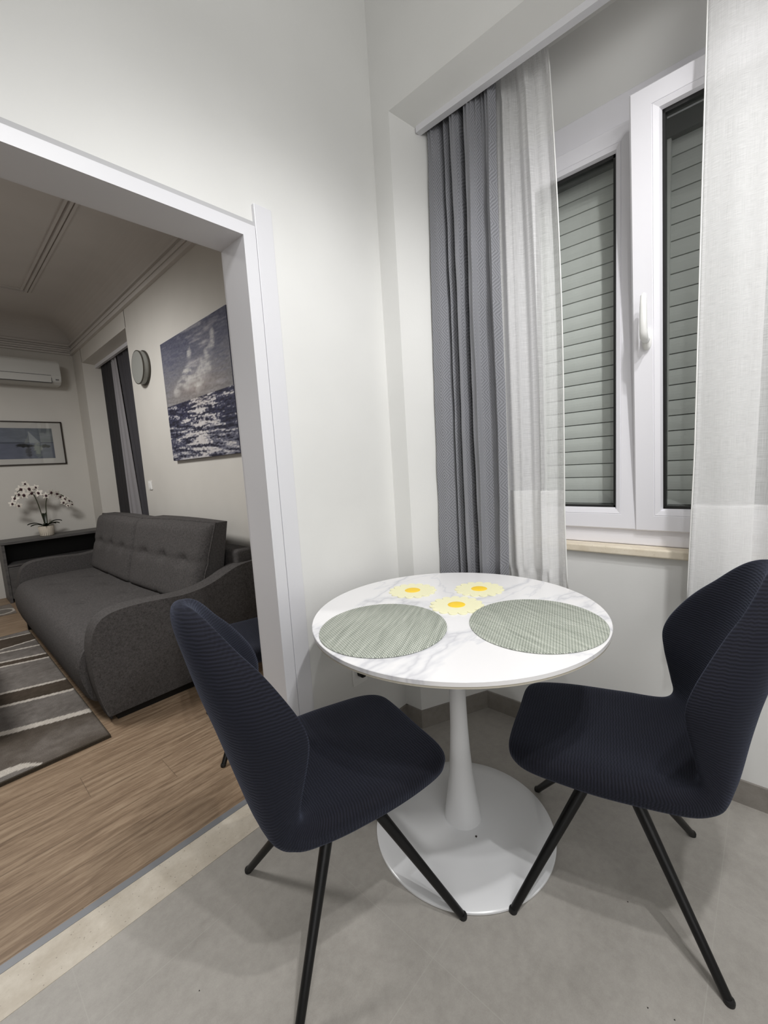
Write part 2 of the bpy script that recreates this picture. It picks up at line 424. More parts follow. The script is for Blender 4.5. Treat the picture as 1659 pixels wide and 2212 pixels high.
# doorway frame
dr = bpy.data.objects.new('door_1', None); COL.objects.link(dr); dr.location = (0, YW, 0); dr['kind'] = S
T = .022
bm = bmesh.new()
box(bm, DX, DX+.044, -T, .0, 0, DZ+.038)
box(bm, -1.03, DX, -T, .0, DZ, DZ+.038)
box(bm, DX, DX+.046, 0, YB-YW, 0, DZ)
box(bm, -1.0, DX+.046, 0, YB-YW, DZ, DZ+.04)
box(bm, DX+.006, DX+.06, YB-YW, YB-YW+.018, 0, DZ+.06)
box(bm, -1.0, DX+.06, YB-YW, YB-YW+.018, DZ+.006, DZ+.06)
frombm('door_frame', bm, MFR, dr)
boxes('painted_gap_shade', [(DX+.044, DX+.052, -.006, .0, 0, DZ+.06), (-1.03, DX+.052, -.010, .0, DZ+.038, DZ+.058)], MGAP, dr)  # thin grey strips stand in for the shade along the frame flange
boxes('door_casing', [(DX+.052, DX+.118, -.014, 0, 0, DZ+.115)], MFR, dr, bev=.002)

# ------------------------------------------------------------------ living room shell
Y2 = 6.3; Z2 = 3.06
boxes('wall_far', [(-2.6, XP+.6, Y2, Y2+.1, 0, Z2+.1)], MW2, kind=S)
boxes('wall_living_side', [(-2.7, -2.6, YB, Y2, 0, Z2+.1)], MW2, kind=S)
bm = bmesh.new()
q0, q1 = 4.383, 5.926
pr([(XP, YB), (2.0, YB), (2.0, q0+.16), (XP+.33, q0+.16), (XP, q0)], 0, Z2+.1)
pr([(XP, Y2), (XP, q1), (XP+.33, q1-.157), (2.0, q1-.157), (2.0, Y2)], 0, Z2+.1)
xz([(XP, Z2+.1), (XP, 2.60), (1.555, 2.575), (1.555, 2.66), (2.0, 2.66), (2.0, Z2+.1)], q0-.01, q1+.01)
pr([(XP+.33, q0+.1), (2.0, q0+.1), (2.0, q1-.1), (XP+.33, q1-.1)], 0, 2.7)
frombm('wall_right', bm, MW2, kind=S)
boxes('trim_4', [(1.545, 1.572, q0, q1-.06, 2.54, 2.60)], MFR, kind=S)
# coved ceiling
bm = bmesh.new(); R = .28; N = 10
prof = [(R*(1-math.sin(a*PI/2/N)), -R*.75*(1-math.cos(a*PI/2/N))) for a in range(N+1)]   # (inset, dz)
def ring(ins, z): return [bm.verts.new(p) for p in ((XP-ins, YB+ins*.0, z), (XP-ins, Y2-ins, z), (-2.6+ins, Y2-ins, z), (-2.6+ins, YB+ins*.0, z))]
prev = None
for k in range(N+1):
    ins = R*(1-math.sin(k*PI/2/N)); dz = -(R*.72)*(1-math.cos(k*PI/2/N)); r_ = ring(ins, Z2+dz)
    if prev:
        for i in range(4): bm.faces.new((prev[i], prev[(i+1) % 4], r_[(i+1) % 4], r_[i]))
    else: bm.faces.new(r_)
    prev = r_
box(bm, -2.7, XP+.6, YB, Y2+.1, Z2+.02, Z2+.1)
frombm('ceiling', bm, MC2, kind=S, smooth=False)
bm = bmesh.new()
for dz, t in ((0, .03), (.028, .018), (.05, .026), (.078, .012), (.10, .03)):
    z = 2.752+dz
    box(bm, XP-t, XP, YB, Y2, z, z+.02); box(bm, -2.6, XP-t, Y2-t, Y2, z, z+.02)
frombm('trim_5', bm, MC2, kind=S)
bm = bmesh.new()
for k, (w, h) in enumerate(((.0, .012), (.03, .02), (.06, .012))):
    x = .86+w; y = 5.22+w
    box(bm, x, x+.018, YB+.3, y+.018, Z2-h, Z2); box(bm, -2.0, x, y, y+.018, Z2-h, Z2)
frombm('trim_6', bm, MC2, kind=S)

# ------------------------------------------------------------------ window
win = bpy.data.objects.new('window_1', None); COL.objects.link(win); win.location = (1.81, .38, WZ0); win['kind'] = S
def W_(x0, x1, y0, y1, z0, z1): return (x0-1.81, x1-1.81, y0-.38, y1-.38, z0-WZ0, z1-WZ0)
fx0, fx1 = 1.806, 1.875
bm = bmesh.new()
for b in ((fx0, fx1, WY0, WY1, WZ0, .94), (fx0, fx1, WY0, WY1, 2.338, WZ1), (fx0, fx1, WY0, -.055, .94, 2.338), (fx0, fx1, .80, WY1, .94, 2.338)):
    box(bm, *W_(*b), bev=.004)
frombm('window_frame', bm, MPVC, win)
def sash(name, y0, y1, g0, g1, z0=.925, z1=2.352, gz0=1.008, gz1=2.267):
    s = bpy.data.objects.new(name, None); return (y0, y1, g0, g1, z0, z1, gz0, gz1)
def make_sash(y0, y1, g0, g1, xf, parent, origin, handle=False):
    z0, z1, gz0, gz1 = .925, 2.352, 1.008, 2.272
    D = .062
    def c(x0, x1, a, b, e, f): return (x0-origin[0], x1-origin[0], a-origin[1], b-origin[1], e-origin[2], f-origin[2])
    # mitred profile: outer flat, inner bead stepping back
    bm = bmesh.new()
    rings = []
    steps = [(0, 0, D), (0, 0, .004), (.004, .004, 0), (None, None, None)]
    def rect(ins, x):   # ins 0 = outer, 1 = glass edge
        a = y0+(g0-y0)*ins; b = y1+(g1-y1)*ins; e = z0+(gz0-z0)*ins; f = z1+(gz1-z1)*ins
        return [bm.verts.new((xf+x-origin[0], yy-origin[1], zz-origin[2])) for yy, zz in ((a, e), (b, e), (b, f), (a, f))]
    seq = [rect(0, D), rect(0, .006), rect(.06, 0), rect(.70, 0), rect(.72, .002), rect(.74, .0), rect(.93, .004), rect(1, .016), rect(1, D)]
    for p, q in zip(seq, seq[1:]+[seq[0]]):
        for i in range(4): bm.faces.new((p[i], p[(i+1) % 4], q[(i+1) % 4], q[i]))
    fr = frombm('sash', bm, MPVC, parent)
    gk = .008
    bm = bmesh.new()
    xg = xf+.017
    for b in ((g0, g1, gz0, gz0+gk), (g0, g1, gz1-gk*1.5, gz1), (g0, g0+gk, gz0, gz1), (g1-gk, g1, gz0, gz1)):
        box(bm, *c(xg, xg+.03, *b))
    frombm('gasket', bm, MGASK, fr)
    boxes('pane', [c(xg+.008, xg+.012, g0+.002, g1-.002, gz0+.002, gz1-.002)], MGLASS, fr)
    if handle:
        yh, zh = .333, 1.60
        bm = bmesh.new()
        n = 24; a = []; b2 = []
        for k in range(n):
            t = 2*PI*k/n; yy = .0145*math.cos(t); zz = .035*math.copysign(abs(math.sin(t))**.6, math.sin(t)) 
            a.append(bm.verts.new((xf-origin[0], yh+yy-origin[1], zh+zz-origin[2]))); b2.append(bm.verts.new((xf-.011-origin[0], yh+yy*.92-origin[1], zh+zz*.95-origin[2])))
        bm.faces.new(b2)
        for k in range(n): bm.faces.new((a[k], a[(k+1) % n], b2[(k+1) % n], b2[k]))
        pts = [(xf-.008, yh, zh-.002), (xf-.03, yh, zh-.002), (xf-.045, yh, zh+.004), (xf-.052, yh, zh+.02), (xf-.054, yh, zh+.06), (xf-.052, yh, zh+.10), (xf-.046, yh, zh+.135), (xf-.044, yh, zh+.142)]
        tube(bm, [(p[0]-origin[0], p[1]-origin[1], p[2]-origin[2]) for p in pts], [.011, .011, .0125, .012, .011, .0105, .009, .004], 14)
        frombm('window_handle', bm, MPLAS, fr, True)
    return fr
make_sash(.375, .82, .448, .742, 1.792, win, (1.81, .38, WZ0))
# right leaf, tilted in at the top about its bottom edge
rs = make_sash(-.07, .378, 0.0, .29, 1.788, win, (1.80, .38, .925), True)
rs.location = (1.80-1.81, 0, .925-WZ0); rs.rotation_euler = (0, -math.radians(4.6), 0)
# roller shutter slats behind the glass
bm = bmesh.new(); z = .90; P = .0553
k = 0
while z < 2.42:
    vs = []
    n = 5
    for j in range(n+1):
        zz = z+.002+(P-.004)*j/n; bul = .0025*math.sin(PI*j/n)
        vs.append((1.905-bul, zz))
    vs = [(1.914, z+.001)]+vs+[(1.914, z+P-.001)]
    a = [bm.verts.new((x-1.81, WY0+.02-.38, q-WZ0)) for x, q in vs]; b = [bm.verts.new((x-1.81, WY1-.02-.38, q-WZ0)) for x, q in vs]
    for i in range(len(vs)-1): bm.faces.new((a[i], a[i+1], b[i+1], b[i]))
    z += P
frombm('roller_shutter', bm, MSHUT, win)
boxes('shutter_guide', [W_(1.885, 1.92, .295, .325, .90, 2.28), W_(1.885, 1.92, .75, .79, .90, 2.40)], MSHUT, win)
boxes('shutter_box', [W_(1.875, 1.93, WY0, WY1, 2.28, WZ1), W_(1.918, 1.93, WY0, WY1, .86, 2.4)], mat('dark_shutter_grey', (70, 70, 70), .7), win)  # dark grey box on top and sheet behind the slats
bm = bmesh.new(); box(bm, 1.742-1.81, 1.81-1.81, WY0-.02-.38, WY1+.02-.38, -.031, .0, bev=.006, seg=3)
frombm('window_sill', bm, MSILL, win)

# ------------------------------------------------------------------ curtains
def ribbon(name, m, parent, ptf, nu, nv, z0, z1, ulen, smooth=True, thick=0):
    vs = []; uv = []; fs = []
    for j in range(nv+1):
        v = j/nv; z = z1+(z0-z1)*v
        for i in range(nu+1):
            u = i/nu; p = ptf(u, v); vs.append((p[0], p[1], z if len(p) < 3 else z+p[2])); uv.append((u*ulen, z))
    w = nu+1
    for j in range(nv):
        for i in range(nu): fs.append((j*w+i, j*w+i+1, (j+1)*w+i+1, (j+1)*w+i))
    return mk(name, vs, fs, m, parent, smooth, uv)
cg = thing('curtain', 'grey diamond-weave curtain hanging pleated at the left side of the window', 'curtain', (1.60, .95, 2.62))
folds = [(.0, -.01), (.07, -.014), (.12, .002), (.165, .040), (.20, .022), (.235, -.012), (.265, .006), (.285, .030), (.315, -.004), (.36, -.030), (.42, -.028), (.46, -.004), (.49, .042), (.52, .014), (.57, -.030), (.66, -.042), (.73, -.024), (.78, .004), (.83, .006), (.88, -.018), (.95, -.030), (1.0, .012)]
folds_old = [(.0, .0), (.05, -.010), (.11, -.032), (.17, -.004), (.215, .028), (.25, .0), (.27, -.022), (.30, .014), (.34, -.018), (.40, -.036), (.455, -.006), (.475, .03), (.50, .0), (.56, -.03), (.64, -.040), (.71, -.018), (.75, .006), (.80, -.012), (.88, -.036), (.95, -.026), (1.0, .012)]
def fold(u):
    for (a, xa), (b, xb) in zip(folds, folds[1:]):
        if u <= b:
            t = (u-a)/(b-a); t = t*t*(3-2*t); return xa+(xb-xa)*t
    return folds[-1][1]
def cgp(u, v):
    yl = 1.075+(-.0)*v; yr = .79+.005*math.sin(v*7)
    uu = u+.012*math.sin(2*PI*v*1.3+u*5)*math.sin(PI*u)
    amp = .55+.6*min(1, v*2.2)
    x = 1.590+fold(max(0, min(1, uu)))*amp
    if v < .12:
        x += .007*math.sin(u*2*PI*17)*(1-v/.12)
    ed = max(0, 1-u/.12)
    # left edge rests along the splayed reveal
    y = yl+(yr-yl)*u+.006*math.sin(2*PI*u*4+2)*min(1, v*2)
    x -= ed*.022*(0.4+v); y += ed*.018*(0.4+v)
    x += .004*noise.noise(Vector((u*9, v*14, 2)))
    return (x-1.60, y-.95)
ribbon('curtain_cloth', MCUR, cg, cgp, 170, 90, .70-2.62, .045, .75)

cs = thing('sheer_curtain', 'narrow white sheer curtain gathered beside the grey curtain', 'curtain', (1.64, .7, 2.62))
def csp(u, v):
    yl = .832; yr = .612-.052*v-.012*math.sin(PI*min(1, v*1.2))
    y = yl+(yr-yl)*u
    k = u+.03*math.sin(v*3+u*4)
    x = 1.640+.016*math.sin(k*2*PI*2.6+.6)*(.9+.3*v)+.006*math.sin(k*2*PI*7.3+v*2)
    dz = 0
    if v < .06: x += .006*math.sin(u*2*PI*22)*(1-v/.06); y += .003*math.sin(u*2*PI*19+1)
    if v > .97: x += .010*math.sin(u*40); dz = .006*math.sin(u*23)
    return (x-1.64, y-.7+.004*math.sin(k*2*PI*3.2), dz)
ribbon('curtain_cloth', MSHEER, cs, csp, 120, 70, .69-2.62, .045, .6)
ribbon('hem', MHEM, cs, lambda u, v: (csp(u, 1-(1-v)*.215)[0]-.004, csp(u, 1-(1-v)*.215)[1]), 80, 24, .705-2.62, 1.09-2.62, .6)
bm = bmesh.new(); tube(bm, [(csp(1, j/30)[0]-.004, csp(1, j/30)[1], .05+(-1.98)*j/30) for j in range(31)], .0022, 6)
frombm('edge_seam', bm, MPLAS, cs, True)
cr_ = thing('sheer_curtain', 'wide white sheer curtain covering the right side of the window', 'curtain', (1.64, 0, 2.62))
def crp(u, v):
    # doubled front fold from y=.035 to y=.17, then the back layer to y=-.33
    e = .166+.012*v+.018*max(0, v-.75)*2
    fr0 = .020+.022*v
    if u < .3:
        t = u/.3; y = fr0+(e-fr0)*t; x = 1.612+.006*math.sin(t*6+v*2)
    elif u < .34:
        t = (u-.3)/.04; a = -PI/2+PI*t; y = e+.006*math.cos(a); x = 1.628+.016*math.sin(a)
    else:
        t = (u-.34)/.66; y = e-(e+.34)*t; x = 1.644+.012*math.sin(t*2*PI*3.5+1+v)*min(1, t*5)
    x += .003*noise.noise(Vector((u*12, v*6, 5)))
    return (x-1.64, y)
ribbon('curtain_cloth', MSHEER, cr_, crp, 140, 60, .705-2.62, .045, 1.3)
ribbon('hem', MHEM, cr_, lambda u, v: (crp(u, 1-(1-v)*.18)[0]-.004, crp(u, 1-(1-v)*.18)[1]), 90, 24, .715-2.62, 1.045-2.62, 1.3)
bm = bmesh.new(); tube(bm, [(crp(.3, j/30)[0]+.004, crp(.3, j/30)[1]+.006, .05+(-1.96)*j/30) for j in range(31)], .002, 6)
frombm('edge_seam', bm, MPLAS, cr_, True)

# living room curtains
def ccur(name, label, m, yt, yb, x, nf, ph):
    t = thing(name, label, 'curtain', (x, (yt[0]+yt[1])/2, 2.60)); oy = (yt[0]+yt[1])/2
    def f(u, v):
        a = yt[0]+(yb[0]-yt[0])*v; b = yt[1]+(yb[1]-yt[1])*v
        return (.011*math.sin(u*2*PI*nf+ph)*(.6+.5*v)+.004*math.sin(u*2*PI*nf*2.3), a+(b-a)*u-oy)
    ribbon('curtain_cloth', m, t, f, 80, 20, .12-2.6, .04, abs(yt[0]-yt[1])*1.6)
    return t
ccur('curtain', 'dark grey curtain at the far end of the living room window', MCUR3, (5.84, 5.45), (5.86, 5.47), 1.592, 3, 1)
ccur('sheer_curtain', 'thin white sheer strip between the two dark living room curtains', MHEM2, (5.44, 5.26), (5.46, 4.98), 1.592, 2, 0)
ccur('curtain', 'dark grey curtain nearest the round wall lamp', MCUR2, (5.25, 4.46), (4.97, 4.46), 1.592, 4, 2.5)

# ------------------------------------------------------------------ tulip table
TX, TY, TZ, TR = 1.0968, .7395, .757, .448
tb = thing('tulip_table', 'round white marble-effect pedestal table between two navy chairs', 'table', (TX, TY, 0))
lathe('tabletop', [(TR-.020, TZ-.0125), (TR-.0015, TZ-.0125), (TR-.0005, TZ-.012), (TR, TZ-.0015), (TR-.0015, TZ)], MMARB, tb, 128)
lathe('edge_band', [(TR-.035, TZ-.020), (TR-.006, TZ-.0195), (TR-.002, TZ-.018), (TR-.002, TZ-.0126), (TR-.03, TZ-.0126)], mat('beige_edge', (196, 190, 176), .5), tb, 128)
lathe('pedestal', [(.11, TZ-.022), (.105, TZ-.030), (.04, TZ-.045), (.031, TZ-.08), (.0275, TZ-.16), (.0265, .50), (.027, .44), (.029, .36), (.033, .28), (.039, .20), (.047, .13), (.055, .075), (.061, .040), (.0615, .034)][::-1], MTBL, tb, 64)
lathe('base', [(.290, 0), (.294, .003), (.294, .008), (.290, .011), (.24, .0165), (.17, .023), (.11, .029), (.062, .035), (.02, .036)], MTBL, tb, 128)
bmesh_screw = boxes('screw', [(-.045, -.040, -.078, -.073, .030, .034)], MFRAME, tb)
ZT = TZ+.0005
def placemat(cx, cy, m, label):
    o = lathe('placemat', [(.182, 0), (.1855, .001), (.1855, .0025), (.1835, .0035)], m, None, 96)
    o.location = (cx, cy, ZT); o.scale = (1.0, 1.0, 1); o.rotation_euler = (0, 0, math.atan2(cy, cx))
    o.data.transform(Matrix.Diagonal((1.07, 1, 1, 1)))
    return tag(o, label, 'placemat', 'round woven placemats on the table')
placemat(.860, .829, MMAT1, 'round sage woven placemat on the table in front of the left chair')
placemat(1.128, .484, MMAT2, 'round sage woven placemat on the table in front of the right chair')
def daisy(cx, cy, label, rz):
    t = thing('daisy_coaster', label, 'coaster', (cx, cy, ZT), rz, 'daisy coasters on the table')
    n = 15; vs = [(0, 0, 0), (0, 0, .0025)]; fs = []
    K = n*8
    rr = [.0885*(.80+.20*abs(math.sin(k*PI/8))**.55) for k in range(K)]
    for z in (0, .0025):
        for k in range(K): a = 2*PI*k/K; vs.append((rr[k]*math.cos(a), rr[k]*math.sin(a), z))
    for k in range(K):
        k2 = (k+1) % K
        fs += [(0, 2+k2, 2+k), (1, 2+K+k, 2+K+k2), (2+k, 2+k2, 2+K+k2, 2+K+k)]
    mk('petals', vs, fs, MPET, t)
    lathe('flower_centre', [(.028, .0024), (.0285, .003), (.026, .0042), (.015, .005)], MYEL, t, 40)
daisy(1.181, .974, 'cream and yellow daisy coaster nearest the doorway wall', .1)
daisy(1.321, .776, 'cream and yellow daisy coaster nearest the window', .3)
daisy(1.133, .752, 'cream and yellow daisy coaster between the two placemats', .0)

# ------------------------------------------------------------------ chairs
# stations: ci(d,z) centre of upper/inner surface, sh(d,z) shoulder at the edge, e(d,z) outermost edge, w half width, co(d,z) centre of lower/outer surface, q squareness
ST = [
 # front
 ((.252, .432), (.252, .432), (.250, .428), .120, (.250, .424), 3),
 ((.250, .446), (.250, .445), (.247, .428), .160, (.244, .410), 3),
 ((.238, .454), (.238, .454), (.236, .430), .186, (.230, .400), 3.5),
 ((.205, .457), (.205, .460), (.204, .432), .207, (.200, .392), 4),
 ((.14, .455), (.14, .464), (.14, .433), .219, (.14, .387), 4),
 ((.05, .450), (.05, .466), (.05, .433), .225, (.05, .383), 4),
 ((-.04, .448), (-.04, .468), (-.045, .434), .225, (-.04, .382), 4),
 ((-.11, .450), (-.11, .470), (-.125, .436), .222, (-.12, .384), 4),
 ((-.165, .459), (-.145, .478), (-.172, .448), .218, (-.185, .388), 4),
 ((-.202, .482), (-.158, .498), (-.190, .478), .215, (-.232, .410), 4),
 ((-.224, .520), (-.152, .532), (-.180, .522), .215, (-.256, .455), 3.6),
 ((-.236, .570), (-.143, .574), (-.167, .570), .218, (-.275, .525), 3.2),
 ((-.246, .620), (-.133, .622), (-.155, .620), .223, (-.291, .590), 3),
 ((-.256, .670), (-.131, .668), (-.151, .668), .228, (-.306, .650), 2.8),
 ((-.267, .718), (-.146, .714), (-.165, .716), .222, (-.321, .706), 2.8),
 ((-.279, .768), (-.174, .764), (-.193, .767), .202, (-.336, .762), 2.8),
 ((-.291, .818), (-.208, .814), (-.227, .818), .174, (-.350, .818), 2.8),
 ((-.302, .862), (-.243, .858), (-.262, .862), .144, (-.360, .864), 2.8),
 ((-.311, .900), (-.272, .898), (-.291, .902), .114, (-.366, .902), 2.7),
 ((-.319, .927), (-.296, .926), (-.314, .928), .084, (-.366, .930), 2.5),
 ((-.328, .943), (-.318, .943), (-.333, .943), .054, (-.360, .946), 2.3),
 ((-.340, .951), (-.338, .951), (-.341, .951), .022, (-.347, .953), 2),
]
def chair_shell():
    NS = 110; NU = 22
    ring_pts = []; uvs = []
    us = [math.sin(-PI/2+PI*i/NU) for i in range(NU+1)]
    arc = 0; pc = None; rings = []
    for s in range(NS+1):
        t = s/NS
        st = [cr([(x[k] if isinstance(x[k], tuple) else (x[k], 0)) for x in ST], t) for k in range(6)]
        ci, sh, e, w, co, q = st; w = w[0]; q = q[0]
        if pc: arc += math.hypot(co[0]*.5+ci[0]*.5-pc[0], co[1]*.5+ci[1]*.5-pc[1])
        pc = (co[0]*.5+ci[0]*.5, co[1]*.5+ci[1]*.5)
        ring = []; ru = []
        for u in us:                                  # inner/upper, left -> right
            au = abs(u); k1 = au**2.4; k2 = 1-(1-au**9)**(1/2.2) if au < 1 else 1
            dd = ci[0]+(sh[0]-ci[0])*k1; zz = ci[1]+(sh[1]-ci[1])*k1
            dd += (e[0]-dd)*k2; zz += (e[1]-zz)*k2
            ring.append((u*w, dd, zz)); ru.append(u*w)
        for u in us[::-1][1:-1]:                      # outer, right -> left
            au = abs(u); k = 1-(1-au**q)**(1/q)
            ring.append((u*w, co[0]+(e[0]-co[0])*k, co[1]+(e[1]-co[1])*k)); ru.append(u*w+.05)
        rings.append(ring); uvs.append([(x, arc) for x in ru])
    return rings, uvs
rings, uvs = chair_shell()
def build_shell(root):
    n = len(rings[0]); vs = [(r_, 0, 0) for r_ in ()]
    allv = []; alluv = []
    for ring, uv in zip(rings, uvs):
        for (x, d, z), t in zip(ring, uv):
            # small fabric waviness
            allv.append(Vector((d, -x, z))); alluv.append(t)      # chair faces +X locally, right side = -Y
    faces = []
    for i in range(len(rings)-1):
        for k in range(n): faces.append((i*n+k, i*n+(k+1) % n, (i+1)*n+(k+1) % n, (i+1)*n+k))
    capA = tuple(range(n)); capB = tuple((len(rings)-1)*n+k for k in range(n))[::-1]
    me = bpy.data.meshes.new('tmp'); me.from_pydata(allv, [], [f[::-1] for f in faces]+[capA, capB]); me.update()
    # soft creases of the stretch cover
    nor = [v.normal.copy() for v in me.vertices]
    for i, v in enumerate(allv):
        g = noise.noise(Vector((v.x*7, v.y*7, v.z*7+3)))*.0035
        allv[i] = v+nor[i]*g
    # puckers on the side of the back
    def groove(a, b, wdt, dep):
        a = Vector(a); b = Vector(b); ab = b-a
        for i, v in enumerate(allv):
            t = max(0, min(1, (v-a).dot(ab)/ab.length_squared)); d = (v-(a+ab*t)).length
            if d < wdt*3: allv[i] = v+nor[i]*(-dep*math.exp(-(d/wdt)**2)*math.sin(PI*min(1, max(0, .08+.84*t))))
    groove((-.29, -.13, .80), (-.20, -.215, .70), .012, .008)
    groove((-.225, -.21, .475), (-.200, -.213, .415), .009, .007)
    groove((-.15, .16, .47), (-.21, .14, .50), .012, .005)
    me2 = bpy.data.meshes.new('tmp2'); me2.from_pydata(allv, [], [f[::-1] for f in faces]+[capA, capB]); me2.update()
    nor = [v.normal.copy() for v in me2.vertices]
    split = int(len(rings)*.435)
    def part(name, i0, i1, caps):
        idx = list(range(i0*n, (i1+1)*n)); mp = {g: k for k, g in enumerate(idx)}
        fs = [tuple(mp[g] for g in f[::-1]) for f in faces if all(g in mp for g in f)]
        for c in caps: fs.append(tuple(mp[g] for g in c))
        o = mk(name, [allv[g] for g in idx], fs, MNAVY, root, True, [alluv[g] for g in idx])
        try: o.data.normals_split_custom_set_from_vertices([nor[g] for g in idx])
        except Exception: pass
        return o
    part('seat', 0, split, [capA]); part('backrest', split, len(rings)-1, [capB])
def make_chair(label, loc, rz):
    t = thing('dining_chair', label, 'chair', loc, rz, 'navy fabric dining chairs')
    build_shell(t)
    lathe('swivel_mount', [(.085, .372), (.09, .376), (.09, .396)], MBLK, t, 32)
    for a, b in ((1, -1), (-1, -1), (-1, 1), (1, 1)):
        p0 = Vector((a*.233, b*.233, .004)); p1 = Vector((a*.022, b*.022, .372))
        l = tubeo('leg', [p0+Vector((0, 0, -.004)), p0.lerp(p1, .02), p0.lerp(p1, .3), p0.lerp(p1, .7), p1], [.0085, .0105, .012, .0155, .0175], MBLK, t, 16)
        lathe('foot_cap', [(.0085, 0), (.011, .001), (.0115, .008), (.010, .012)], MGASK, l, 16, loc=(p0.x, p0.y, 0))
    return t
ch = make_chair('navy ribbed fabric chair at the table beside the doorway', (.689, .874, 0), math.atan2(-.299, .954))
dup(ch, (1.226, .320, 0), math.atan2(.9665, -.2566), 'navy ribbed fabric chair at the table below the window')
dup(ch, (1.010, 1.833, 0), math.radians(162), 'navy chair mostly hidden behind the door frame, beside the sofa arm')

# ------------------------------------------------------------------ sofa
sofa = thing('sofa', 'charcoal tweed two seater sofa below the seascape painting', 'sofa', (.95, 3.6, 0))
SO = Vector((.95, 3.6, 0))
def rounded_panel(poly, y0, y1, bev):
    bm = bmesh.new(); n = len(poly)
    a = [bm.verts.new((x-SO.x, y0-SO.y, z)) for x, z in poly]; b = [bm.verts.new((x-SO.x, y1-SO.y, z)) for x, z in poly]
    f1 = bm.faces.new(a[::-1]); f2 = bm.faces.new(b)
    for i in range(n): bm.faces.new((a[i], a[(i+1) % n], b[(i+1) % n], b[i]))
    bmesh.ops.bevel(bm, geom=list(f1.edges)+list(f2.edges), offset=bev, segments=3, profile=.5, affect='EDGES')
    return bm
armc = [(.500, .03), (.478, .12), (.462, .22), (.458, .32), (.464, .42), (.486, .50), (.525, .548), (.59, .572), (.70, .577), (.82, .570), (.92, .563), (1.0, .568), (1.07, .580), (1.14, .602), (1.21, .632), (1.28, .655), (1.36, .665), (1.425, .668)]
armd = [cr(armc, k/60) for k in range(61)]
poly = armd+[(1.425, .04), (.56, .04)]
for y0, y1, nm in ((2.452, 2.575, 0), (4.735, 4.858, 1)):
    o = frombm('armrest', rounded_panel(poly, y0, y1, .012), MSOFA, sofa, True); sharp(o, 60)
    bm = bmesh.new(); ys = y0 if nm == 0 else y1
    tube(bm, [(x-SO.x+(.010 if i < 26 else 0), ys+(.006 if nm == 0 else -.006)-SO.y, z-.006) for i, (x, z) in enumerate(armd)], .0058, 8)
    frombm('piping', bm, MPIPE, o, True)
# seat: lofted cushion with rounded front and tufts
prof = [(.50, .085), (.455, .10), (.43, .17), (.417, .23), (.414, .30), (.428, .36), (.458, .405), (.505, .428), (.58, .437), (.70, .441), (.82, .442), (.94, .440), (1.04, .436), (1.16, .43)]
vs = []; fs = []; NY = 90; NP = 60
for j in range(NY+1):
    y = 2.578+(4.732-2.578)*j/NY; e = min(j, NY-j)/NY
    ed = max(0, 1-e/.035)
    for i in range(NP+1):
        x, z = cr(prof, i/NP)
        if z > .40:
            for tx in (.66, .92):
                for ty in (2.98, 3.42, 3.86, 4.30):
                    dd = ((x-tx)/.05)**2+((y-ty)/.05)**2; z -= .020*math.exp(-dd); dd = ((x-tx)/.16)**2+((y-ty)/.16)**2; z -= .006*math.exp(-dd)
            z += .004*noise.noise(Vector((x*5, y*5, 0)))
        z -= .02*ed**2 if z > .3 else 0; x += .012*ed**2 if x < .5 else 0
        vs.append((x-SO.x, y-SO.y, z))
for j in range(NY):
    for i in range(NP): a = j*(NP+1)+i; fs.append((a, a+NP+1, a+NP+2, a+1))
for j in (0, NY):
    b0 = j*(NP+1); k0 = len(vs); y = vs[b0][1]
    vs.append((1.16-SO.x, y, .10)); vs.append((.50-SO.x, y, .10))
    f_ = tuple(range(b0, b0+NP+1))+(k0, k0+1); fs.append(f_ if j else f_[::-1])
o = mk('seat_cushion', vs, fs, MSOFA, sofa, True); sharp(o, 50)
bm = bmesh.new(); box(bm, .465-SO.x, 1.40-SO.x, 2.565-SO.y, 4.745-SO.y, .095, .36, bev=.02)
frombm('seat_base', bm, MSOFA, sofa)
bm = bmesh.new(); box(bm, 1.30-SO.x, 1.428-SO.x, 2.50-SO.y, 4.81-SO.y, .08, .742, bev=.025, seg=3)
frombm('backrest', bm, MSOFA, sofa, True)
